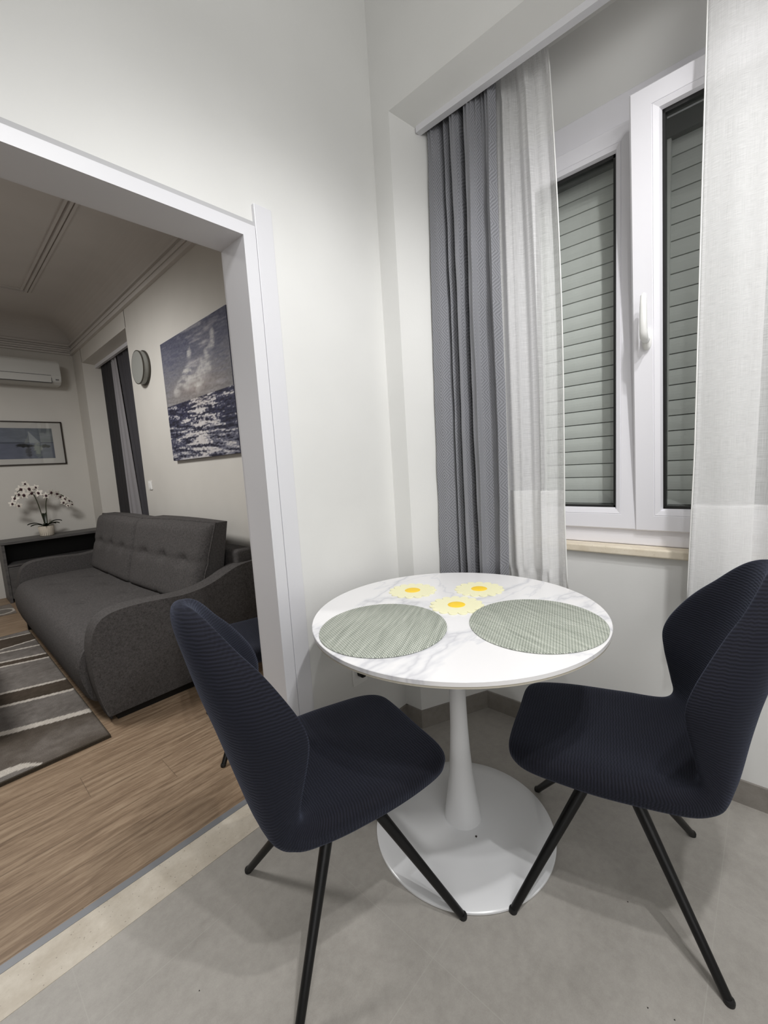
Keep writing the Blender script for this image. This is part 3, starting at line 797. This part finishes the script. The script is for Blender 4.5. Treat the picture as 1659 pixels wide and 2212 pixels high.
def back_cushion(y0, y1, xb, xt, dx, skb=0, skt=0):
    # puffy tufted front: grid wrapped on a wedge
    W, H = 30, 26
    bm = bmesh.new()
    def P(u, v, side):
        yy = y0+(y1-y0)*u; zz = .425+(.925-.425)*v
        xf = xb+(xt-xb)*v+u*(skb+(skt-skb)*v); xk = xb+.20+(xt+.135-xb-.20)*v+dx
        eu = min(u, 1-u)*(y1-y0); ev = min(v, 1-v)*.5
        r_ = min(1, eu/.07); s = min(1, ev/.06)
        puff = math.sqrt(max(0, 1-(1-r_)**2))*math.sqrt(max(0, 1-(1-s)**2))
        if side == 0:
            x = xf+.035-.055*puff
            for ty in (y0+(y1-y0)*.22, y0+(y1-y0)*.5, y0+(y1-y0)*.78):
                x += .030*math.exp(-((yy-ty)/.045)**2-((v-.52)/.07)**2)
                x += .008*math.exp(-((yy-ty)/.014)**2)
            x += .010*math.exp(-((v-.52)/.03)**2)
        else: x = xk-.02+.02*puff
        if v > .5: zz += .006*math.sin(u*PI)*(v-.5)*2
        return (x-SO.x, yy-SO.y, zz)
    g = [[[bm.verts.new(P(i/W, j/H, s)) for i in range(W+1)] for j in range(H+1)] for s in (0, 1)]
    for s in (0, 1):
        for j in range(H):
            for i in range(W):
                q = (g[s][j][i], g[s][j][i+1], g[s][j+1][i+1], g[s][j+1][i]); bm.faces.new(q if s else q[::-1])
    for i in range(W):
        bm.faces.new((g[0][0][i], g[0][0][i+1], g[1][0][i+1], g[1][0][i])); bm.faces.new((g[0][H][i], g[1][H][i], g[1][H][i+1], g[0][H][i+1]))
    for j in range(H):
        bm.faces.new((g[0][j][0], g[1][j][0], g[1][j+1][0], g[0][j+1][0])); bm.faces.new((g[0][j][W], g[0][j+1][W], g[1][j+1][W], g[1][j][W]))
    o = frombm('back_cushion', bm, MSOFA, sofa, True); sharp(o, 50)
    bm = bmesh.new()
    loop = [P(0, j/12, 0) for j in range(13)]+[P(i/16, 1, 0) for i in range(1, 17)]+[P(1, 1-j/12, 0) for j in range(1, 13)]+[P(1-i/16, 0, 0) for i in range(1, 17)]
    tube(bm, loop, .005, 6); frombm('piping', bm, MPIPE if 0 else MSOFA, o, True)
    for u in (.22, .5, .78):
        bm = bmesh.new()
        p = P(u, .52, 0); bmesh.ops.create_uvsphere(bm, u_segments=10, v_segments=6, radius=.010, matrix=Matrix.Translation((p[0]-.004, p[1], p[2])))
        frombm('button', bm, MPIPE, o, True)
back_cushion(2.60, 3.672, 1.035, 1.195, 0, -.045, -.085)
back_cushion(3.655, 4.72, .988, 1.108, .02)
for x, y, w in ((.49, 4.70, .04), (1.36, 4.70, .04), (1.36, 2.62, .04)):
    boxes('leg', [(x-.02-SO.x, x+.02-SO.x, y-.02-SO.y, y+.02-SO.y, 0, .12)], MBLK, sofa)
boxes('leg', [(.54-SO.x, 1.30-SO.x, 2.475-SO.y, 2.515-SO.y, 0, .045)], MBLK, sofa)
boxes('leg', [(.50-SO.x, .54-SO.x, 4.28-SO.y, 4.32-SO.y, 0, .12)], MBLK, sofa)

# ------------------------------------------------------------------ colour helper meshes
def grid_art(name, nu, nv, posf, colf, m, parent=None, thick=0):
    vs = []; cols = []; fs = []
    for j in range(nv+1):
        for i in range(nu+1):
            u, v = i/nu, j/nv; vs.append(posf(u, v)); cols.append(colf(u, v))
    w = nu+1
    for j in range(nv):
        for i in range(nu): fs.append((j*w+i, j*w+i+1, (j+1)*w+i+1, (j+1)*w+i))
    o = mk(name, vs, fs, m, parent)
    at = o.data.color_attributes.new('tint', 'FLOAT_COLOR', 'POINT')
    flat = []
    for c in cols: flat += [lin(max(0, min(255, c[0]))), lin(max(0, min(255, c[1]))), lin(max(0, min(255, c[2]))), 1]
    at.data.foreach_set('color', flat)
    return o
def mixc(a, b, t): t = max(0, min(1, t)); return tuple(x+(y-x)*t for x, y in zip(a, b))
def ns(x, y, z=0): return noise.noise(Vector((x, y, z)))
def fbm(x, y, z=0, o=4): return noise.fractal(Vector((x, y, z)), 1.0, 2.0, o)

# ------------------------------------------------------------------ rugs
RX0, RX1, RY0, RY1 = -1.3, .468, 2.325, 4.64
stripes = [((.274, 4.555), (.45, 4.523), .011), ((.247, 4.271), (.449, 4.298), .012), ((.24, 4.188), (.447, 4.123), .014), ((.218, 3.956), (.458, 3.874), .015),
           ((.208, 3.855), (.448, 3.761), .014), ((.181, 3.345), (.456, 3.239), .015), ((.165, 3.142), (.462, 3.011), .016), ((.109, 2.801), (.464, 2.585), .026)]
def sy(s, x):
    (xa, ya), (xb, yb), w = s; k = (yb-ya)/(xb-xa); k2 = max(-.36, min(.2, k))
    return ya+k2*(x-xa)+.10*(x-xa)*(x-xb)*(1 if x > xa-.1 else .5)
def rugcol(u, v):
    x = RX0+(RX1-RX0)*u; y = RY0+(RY1-RY0)*v
    n1 = fbm(x*3, y*3); n2 = fbm(x*30, y*30, 4)
    base = (132+n1*22+n2*14, 126+n1*22+n2*14, 121+n1*22+n2*14)
    dark = (84+n1*14+n2*8, 74+n1*12+n2*8, 64+n1*12+n2*8)
    yy = [sy(s, x) for s in stripes]
    c = base
    if yy[1] < y < yy[0] or yy[4] < y < yy[3] or yy[6] < y < yy[5]: c = dark
    s9 = 2.403-.10*(x-.07)-.9*max(0, x-.12)**2*8
    if s9 < y < yy[7]: c = mixc(dark, base, .35+.5*n1)
    if y < s9+.0 and x < .23: c = base
    for s, q in zip(stripes, yy):
        if abs(y-q) < s[2]: c = (222+n2*12, 214+n2*12, 204+n2*12)
    if abs(y-s9) < .026*max(0, min(1, (.24-x)/.1)): c = (222, 214, 204)
    if u > .996 or v < .004 or v > .997: c = (70, 62, 52)
    return c
rug = grid_art('rug', 200, 300, lambda u, v: (RX0+(RX1-RX0)*u, RY0+(RY1-RY0)*v, .014), rugcol, MRUG)
bm = bmesh.new(); bm.from_mesh(rug.data)
be = [e for e in bm.edges if e.is_boundary]; r2 = bmesh.ops.extrude_edge_only(bm, edges=be)
for v in r2['geom']:
    if isinstance(v, bmesh.types.BMVert): v.co.z = .0005
bm.to_mesh(rug.data); bm.free(); recenter(rug, (-.4, 3.5, 0))
tag(rug, 'grey brown rug with cream curved stripes in front of the sofa', 'rug')
def rug2c(u, v):
    x = u*1.0; y = v*.65; n2 = fbm(x*30, y*30, 9); c = (150+n2*14, 142+n2*14, 134+n2*14)
    for cx, cy, rx, ry in ((.90, .20, .10, .17), (.72, .45, .12, .16), (.5, .2, .13, .15), (.25, .45, .14, .16), (.05, .2, .12, .15)):
        d = math.sqrt(((x-cx)/rx)**2+((y-cy)/ry)**2)
        if d < .86: c = (138+n2*12, 132+n2*12, 126+n2*12)
        elif d < 1.1: c = (226, 220, 210)
    return c
r2o = grid_art('rug', 90, 70, lambda u, v: (-.52+u*1.0, 5.44+v*.43, .012), rug2c, MRUG)
bm = bmesh.new(); bm.from_mesh(r2o.data)
be = [e for e in bm.edges if e.is_boundary]; rr = bmesh.ops.extrude_edge_only(bm, edges=be)
for v in rr['geom']:
    if isinstance(v, bmesh.types.BMVert): v.co.z = .0005
bm.to_mesh(r2o.data); bm.free(); recenter(r2o, (0, 5.65, 0))
tag(r2o, 'small grey mat with pale pebble outlines before the low cabinet', 'rug')

# ------------------------------------------------------------------ seascape on the facade wall
pt = thing('seascape_painting', 'unframed blue and white seascape canvas above the sofa', 'painting', (XP-.0005, 3.05, 1.81))
PW, PH, PD = 1.06, .905, .03
def sea(u, v):      # u from the far (left in view) edge to the near edge, v up
    hz = .47-.10*(.5-u)*0
    w = fbm(u*2.0+.3, v*5+u*1.2, 1); s = fbm(u*5, (v+u*.04)*40, 2); f = fbm(u*30, v*90, 7); g = fbm(u*9, v*14, 11)
    if v > hz:
        t = (v-hz)/(1-hz)
        c = mixc((128, 124, 124), (104, 106, 128), t*1.3)
        c = mixc(c, (70, 72, 100), max(0, min(.9, (t-.35)*1.6+s*1.1+w*.5)))
        c = mixc(c, (156, 152, 156), max(0, w*1.2+s*.8-.15)*.8)
        c = mixc(c, (150, 128, 116), max(0, .75-abs(t-.16)*3.2)*max(0, .9-abs(u-.5)*1.8))
        # two ragged banks of cumulus climbing towards the middle and the right
        for cx, cy, rx, ry in ((.5, .28, .30, .16), (.46, .62, .035, .12), (.44, .48, .06, .10), (.36, .36, .05, .10), (.30, .24, .08, .08), (.22, .16, .08, .06), (.40, .26, .08, .10), (.50, .34, .07, .10), (.80, .70, .035, .12), (.77, .58, .05, .12), (.70, .50, .05, .12), (.63, .46, .045, .12), (.66, .36, .08, .08), (.56, .14, .07, .12)):
            d = ((u-cx)/rx)**2+((t-cy)/ry)**2+g*1.2+f*.5+s*.8
            if d < 1: c = mixc(c, (206, 202, 196), (1-d)*.6*(.6+.4*(t > cy)))
        c = tuple(x+f*16+s*14 for x in c)
    else:
        t = (hz-v)/hz
        c = mixc((40, 42, 76), (96, 98, 122), t*1.0+w*.7+s*.7)
        path = max(0, 1-abs(u-(.52+.03*math.sin(t*7)))/(.27+.10*t))
        br = path*1.15+s*2.1+f*1.0-.50
        c = mixc(c, (206, 198, 194), br*1.25)
        c = mixc(c, (150, 128, 118), max(0, .25-t)*2.2*path*.7)
        if s > .10 and f > .05: c = mixc(c, (196, 194, 200), .4)
        c = mixc(c, (30, 30, 52), max(0, -s*1.2-f*.7-.10)*2.4)
        c = mixc(c, (190, 186, 190), max(0, t-.80)*3.2*(.5+s*2))
        c = tuple(x+f*18 for x in c)
    g_ = sum(c)/3; return tuple((g_+(x-g_)*.66)*.88+14 for x in c)
grid_art('canvas_front', 190, 170, lambda u, v: (-PD, .53-PW*u, -PH/2+PH*v), sea, MART, pt)
boxes('canvas_side', [(-PD+.0005, 0, -.53, .53, -PH/2, PH/2)], mat('canvas_edge', (70, 72, 96), .8), pt)

# framed print, far wall
fp = thing('framed_print', 'dark framed watercolour of sailing boats above the low cabinet', 'picture', (.74, Y2-.001, 1.712))
fw, fh = .97, .495
def q(a, b, c, d_, e, f): return (a, b, c, d_, e, f)
boxes('frame', [(-fw/2, fw/2, -.022, 0, fh/2-.012, fh/2), (-fw/2, fw/2, -.022, 0, -fh/2, -fh/2+.012), (-fw/2, -fw/2+.012, -.022, 0, -fh/2, fh/2), (fw/2-.012, fw/2, -.022, 0, -fh/2, fh/2)], MFRAME, fp)
boxes('mat_board', [(-fw/2+.01, fw/2-.01, -.010, -.004, -fh/2+.01, fh/2-.01)], MMATB, fp)
def boat(u, v):
    n = fbm(u*5, v*7, 3)*14
    c = mixc((112, 116, 138), (118, 122, 128), u); c = tuple(x+n for x in c)
    if abs(v-.52) < .012: c = (70, 74, 90)
    if v < .5: c = mixc(c, (92, 94, 120), .4)
    du = u-.70
    if .5 < v < .92 and -.0 < du+.0 < (.92-v)*.34: c = mixc(c, (176, 178, 182), .75)
    if .5 < v < .8 and -.06 < -du < (.8-v)*.2 and du < 0: c = mixc(c, (150, 152, 146), .5)
    def blob(cx, cy, rx, ry, k, colr):
        nonlocal c
        d = ((u-cx)/rx)**2+((v-cy)/ry)**2+fbm(u*22, v*22)*.7
        if d < 1: c = mixc(c, colr, k*min(1, (1-d)*2))
    blob(.66, .42, .12, .055, .95, (26, 26, 30)); blob(.60, .455, .07, .04, .8, (34, 34, 40)); blob(.89, .41, .07, .06, .95, (24, 26, 30)); blob(.68, .22, .04, .2, .55, (52, 48, 50)); blob(.80, .33, .06, .2, .7, (168, 172, 160)); blob(.80, .15, .05, .14, .4, (150, 156, 146))
    return c
grid_art('print', 130, 70, lambda u, v: (-.36+.745*u, -.0108, -.175+.345*v), boat, MPRINT, fp)
boxes('glass', [(-fw/2+.012, fw/2-.012, -.016, -.0145, -fh/2+.012, fh/2-.012)], MGLASS, fp)

# ------------------------------------------------------------------ air conditioner
ac = thing('air_conditioner', 'white wall mounted air conditioner high on the far wall', 'air conditioner', (.82, Y2, 2.36))
bm = bmesh.new()
pr_ = [(0, 0), (-.16, 0), (-.215, .03), (-.222, .09), (-.222, .235), (-.20, .262), (0, .262)]
a = [bm.verts.new((-.43, y, z)) for y, z in pr_]; b = [bm.verts.new((.43, y, z)) for y, z in pr_]
bm.faces.new(a[::-1]); bm.faces.new(b)
for i in range(len(pr_)): bm.faces.new((a[i], a[(i+1) % len(pr_)], b[(i+1) % len(pr_)], b[i]))
bmesh.ops.bevel(bm, geom=[e for e in bm.edges], offset=.006, segments=2, affect='EDGES')
frombm('casing', bm, MAC, ac)
boxes('louver', [(-.42, .335, -.2245, -.215, .018, .092)], MAC, ac)
boxes('slot', [(-.43, .338, -.2240, -.220, .094, .098), (-.42, .34, -.2240, -.205, .012, .017), (.336, .339, -.2240, -.215, .014, .07)], MSLOT, ac)
boxes('display', [(.375, .405, -.2235, -.221, .045, .058)], mat('grey_badge', (120, 118, 118), .5), ac)

# ------------------------------------------------------------------ round wall lamp, switch, socket
wl = thing('wall_lamp', 'round grey drum wall lamp between curtain and seascape', 'wall lamp', (XP, 4.04, 2.178))
def disc(name, prof, m, parent):
    o = lathe(name, prof, m, parent, 64)
    o.rotation_euler = (0, -PI/2, 0); return o
disc('back_plate', [(.138, 0), (.145, .002), (.145, .012), (.139, .014)], MRIM, wl)
disc('shade', [(.136, .012), (.138, .03), (.137, .05), (.133, .054)], MLAMP, wl)
disc('front_rim', [(.132, .050), (.1395, .051), (.1395, .058), (.133, .0585)], MRIM, wl)
disc('diffuser', [(.133, .055), (.1325, .059), (.09, .0605), (.02, .061)], MLAMP, wl)
sw = thing('light_switch', 'small white light switch on the wall left of the seascape', 'switch', (XP, 4.24, 1.165))
boxes('plate', [(-.009, 0, -.04, .04, -.04, .04)], MPLAS, sw, bev=.003)
boxes('rocker', [(-.013, -.009, -.024, .024, -.026, .026)], MPLAS, sw)
so = thing('wall_socket', 'white wall socket with black plug under the table edge', 'socket', (1.145, YW, .36))
boxes('plate', [(-.04, .04, -.009, 0, -.04, .04)], MPLAS, so, bev=.003)
lathe('plug', [(.018, 0), (.018, .02), (.012, .028)], MBLK, so, 24).rotation_euler = (PI/2, 0, 0)
so.children[1].location = (0, -.009, .01)

# ------------------------------------------------------------------ low cabinet + orchid
cb = thing('low_cabinet', 'dark grey open low cabinet under the framed print', 'cabinet', (.95, 6.10, 0))
def C_(x0, x1, y0, y1, z0, z1): return (x0-.95, x1-.95, y0-6.10, y1-6.10, z0, z1)
boxes('cabinet_top', [C_(.485, 1.425, 5.93, 6.285, .625, .655)], MDARKWOOD, cb, bev=.003)
boxes('side_panel', [C_(.49, .515, 5.94, 6.28, 0, .625)], MDARKWOOD, cb)
boxes('side_panel', [C_(1.395, 1.42, 5.94, 6.28, 0, .625)], MDARKWOOD, cb)
boxes('shelf', [C_(.515, 1.395, 5.945, 6.27, .385, .405)], MDARKWOOD, cb)
boxes('back_panel', [C_(.515, 1.395, 6.265, 6.28, .02, .625)], MCAV, cb)
dw = boxes('drawer', [C_(.518, 1.392, 5.95, 6.25, .04, .378)], MDARKWOOD, cb, bev=.003)
op = thing('potted_orchid', 'white artificial orchid in a cream pot on the low cabinet', 'plant', (.905, 6.08, .655))
pot = lathe('pot', [(.055, 0), (.062, .004), (.068, .05), (.072, .10), (.072, .112), (.067, .112), (.066, .09)], MPOT, op, 48)
bm = bmesh.new()
for k in range(48):
    if k % 2 == 0:
        a = 2*PI*k/48; tube(bm, [(.0625*math.cos(a), .0625*math.sin(a), .006), (.0715*math.cos(a), .0715*math.sin(a), .104)], .0026, 5)
frombm('ribbing', bm, MPOT, pot, True)
lathe('moss', [(.066, .098), (.05, .108), (.02, .112)], MSTEM, op, 24)
def leaf(ang, L, lift, wd):
    vs = []; fs = []
    for i in range(9):
        t = i/8; r_ = L*t; z = .105+lift*math.sin(t*PI*.62)-.02*t*t; w = wd*math.sin(PI*min(1, .12+t*.88))**.7
        for s, dz in ((-1, .006), (0, -.004), (1, .006)):
            vs.append((r_*math.cos(ang)-s*w*math.sin(ang), r_*math.sin(ang)+s*w*math.cos(ang), z+dz))
    for i in range(8):
        for k in range(2): a = i*3+k; fs.append((a, a+1, a+4, a+3))
    o = mk('leaf', vs, fs, MLEAF, op, True)
for a, L, lf, w in ((.15, .16, .07, .022), (PI-.2, .16, .06, .022), (.5, .12, .04, .02), (PI+.35, .15, .045, .022), (-.6, .14, .05, .022), (-1.8, .13, .05, .02), (1.4, .1, .16, .02)): leaf(a, L, lf, w)
def bez(pts, n):
    return [cr(pts, k/n) for k in range(n+1)]
stA = bez([(.0, 0, .10), (-.02, -.01, .22), (-.045, -.02, .38), (-.075, -.03, .49), (-.13, -.05, .555), (-.20, -.06, .52), (-.245, -.07, .44)], 24)
stB = bez([(.015, 0, .10), (.02, .0, .22), (.03, .0, .36), (.06, -.01, .45), (.12, -.02, .475), (.20, -.03, .43), (.27, -.04, .35)], 24)
tubeo('flower_stem', stA, .0045, MSTEM, op, 8); tubeo('flower_stem', stB, .0045, MSTEM, op, 8)
def flower(p, s, yaw, pitch, roll):
    o = bpy.data.objects.new('flower', None)
    vs = []; fs = []
    for k in range(5):
        a = PI/2+2*PI*k/5; wide = .62 if k in (1, 4) else .40
        b0 = len(vs)
        for i in range(6):
            t = i/5; r_ = t; w = wide*math.sin(PI*min(.97, .15+t*.82))**.75*.62
            for q_ in (-1, 0, 1):
                vs.append((s*(r_*math.cos(a)-q_*w*math.sin(a)), s*(-.10*t+.18*t*t*.6+(.05 if q_ else 0)), s*(r_*math.sin(a)+q_*w*math.cos(a))))
        for i in range(5):
            for q_ in range(2): c = b0+i*3+q_; fs.append((c, c+1, c+4, c+3))
    R_ = Matrix.Rotation(yaw, 4, 'Z') @ Matrix.Rotation(pitch, 4, 'X') @ Matrix.Rotation(roll, 4, 'Y')
    M_ = Matrix.Translation(p) @ R_
    me = mk('flower', [M_ @ Vector(v) for v in vs], fs, MFLW, op, True)
    bm = bmesh.new()
    bmesh.ops.create_uvsphere(bm, u_segments=10, v_segments=7, radius=s*.27, matrix=M_ @ Matrix.Translation((0, -s*.14, -s*.08)) @ Matrix.Diagonal((1, .7, 1.25, 1)))
    frombm('flower_lip', bm, MFLC, me, True)
random.seed(3)
for (dx, dz, s) in ((-.265, .395, .036), (-.235, .45, .040), (-.215, .37, .036), (-.175, .545, .046), (-.20, .49, .04), (-.155, .48, .05), (-.105, .545, .05), (-.09, .495, .046), (-.135, .60, .034), (-.03, .49, .046), (-.045, .555, .034)):
    flower((dx, -.07+random.uniform(-.02, .02), dz), s, random.uniform(-.5, .3), random.uniform(-.3, .3), random.uniform(-.5, .5))
for (dx, dz, s) in ((.035, .455, .042), (.085, .485, .046), (.135, .465, .044), (.165, .43, .040), (.205, .40, .038), (.185, .36, .036), (.235, .375, .034), (.26, .33, .028), (.225, .32, .026)):
    flower((dx, -.04+random.uniform(-.02, .02), dz), s, random.uniform(-.3, .6), random.uniform(-.3, .3), random.uniform(-.5, .5))

# coffee table (its leg shows at the left edge of the view)
ct = thing('coffee_table', 'grey-brown wooden coffee table standing on the striped rug', 'table', (-.33, 3.25, .014))
boxes('tabletop', [(-.52, .44, -.46, .46, .40, .44)], MOAK, ct, bev=.003)
for x in (-.48, .44):
    for y in (-.42, .36):
        boxes('leg', [(x-.05, x, y, y+.05, 0, .40)], MOAK, ct, bev=.002)
# crumbs on the tile floor
for k, (x, y) in enumerate(((1.159, .256), (.93, .13), (.955, .12), (.94, .17), (.62, .31), (.85, .22), (.30, .98), (.47, .62))):
    c = mk('crumb', [(0, 0, 0), (.004, 0, 0), (.002, .003, 0), (.002, .001, .002)], [(0, 1, 2), (0, 1, 3), (1, 2, 3), (0, 2, 3)], MBLK)
    c.location = (x, y, .0002); c.rotation_euler = (0, 0, k*1.3)
    tag(c, 'tiny dark crumb lying on the grey tile floor', 'crumb', 'crumbs on the tile floor')

# ------------------------------------------------------------------ light
def point(name, loc, e, r_=.04, col=(1, .97, .92), spot=None, aim=None):
    l = bpy.data.lights.new(name, 'SPOT' if spot else 'POINT'); l.energy = e; l.color = col; l.shadow_soft_size = r_
    if spot: l.spot_size = math.radians(spot); l.spot_blend = .6
    o = bpy.data.objects.new(name, l); COL.objects.link(o); o.location = loc
    if aim: o.rotation_euler = (Vector(aim)-Vector(loc)).to_track_quat('-Z', 'Y').to_euler()
    return o
WHITE = (1, .993, .987)
point('spot_bulb', (.30, -.60, 3.08), 68, .035, WHITE, 94, (1.0, .75, .3))
point('spot_bulb', (.66, -.34, 3.08), 68, .035, WHITE, 94, (1.15, .6, .3))
point('spot_bulb', (.02, -.22, 3.08), 36, .035, WHITE, 94, (.7, .6, .2))
def area(name, loc, aim, e, sx, sy):
    l = bpy.data.lights.new(name, 'AREA'); l.shape = 'RECTANGLE'; l.size = sx; l.size_y = sy; l.energy = e; l.color = WHITE
    o = bpy.data.objects.new(name, l); COL.objects.link(o); o.location = loc
    o.rotation_euler = (Vector(aim)-Vector(loc)).to_track_quat('-Z', 'Y').to_euler(); return o
area('room_fill', (-1.1, -1.5, 1.7), (1.6, .2, 1.0), 17, 2.2, 1.8)  # added soft fill behind the camera, lifts the shadows, not a lamp
point('living_room_fill', (-1.0, 3.7, 1.7), 9, .5, WHITE)  # added weak fill for the living room ceiling and walls, not a fitting
area('upper_wall_fill', (-.3, -1.5, 2.5), (1.3, .9, 2.6), 17, 1.6, .8)  # added soft fill to even out the upper walls, no real source
point('living_room_spot', (-.35, 3.3, 2.9), 190, .30, (1, .985, .96), 150, (.3, 4.0, 0))
w = bpy.data.worlds.new('world'); SC.world = w; w.use_nodes = True
w.node_tree.nodes['Background'].inputs[0].default_value = (.8, .85, .95, 1); w.node_tree.nodes['Background'].inputs[1].default_value = .1
SC.view_settings.view_transform = 'Standard'; SC.view_settings.look = 'None'; SC.view_settings.exposure = 0; SC.view_settings.gamma = 1
SC.cycles.use_denoising = True
SC.cycles.max_bounces = 10; SC.cycles.diffuse_bounces = 6; SC.cycles.transparent_max_bounces = 12
SC.cycles.sample_clamp_indirect = 6
SC.cycles.caustics_reflective = False; SC.cycles.caustics_refractive = False
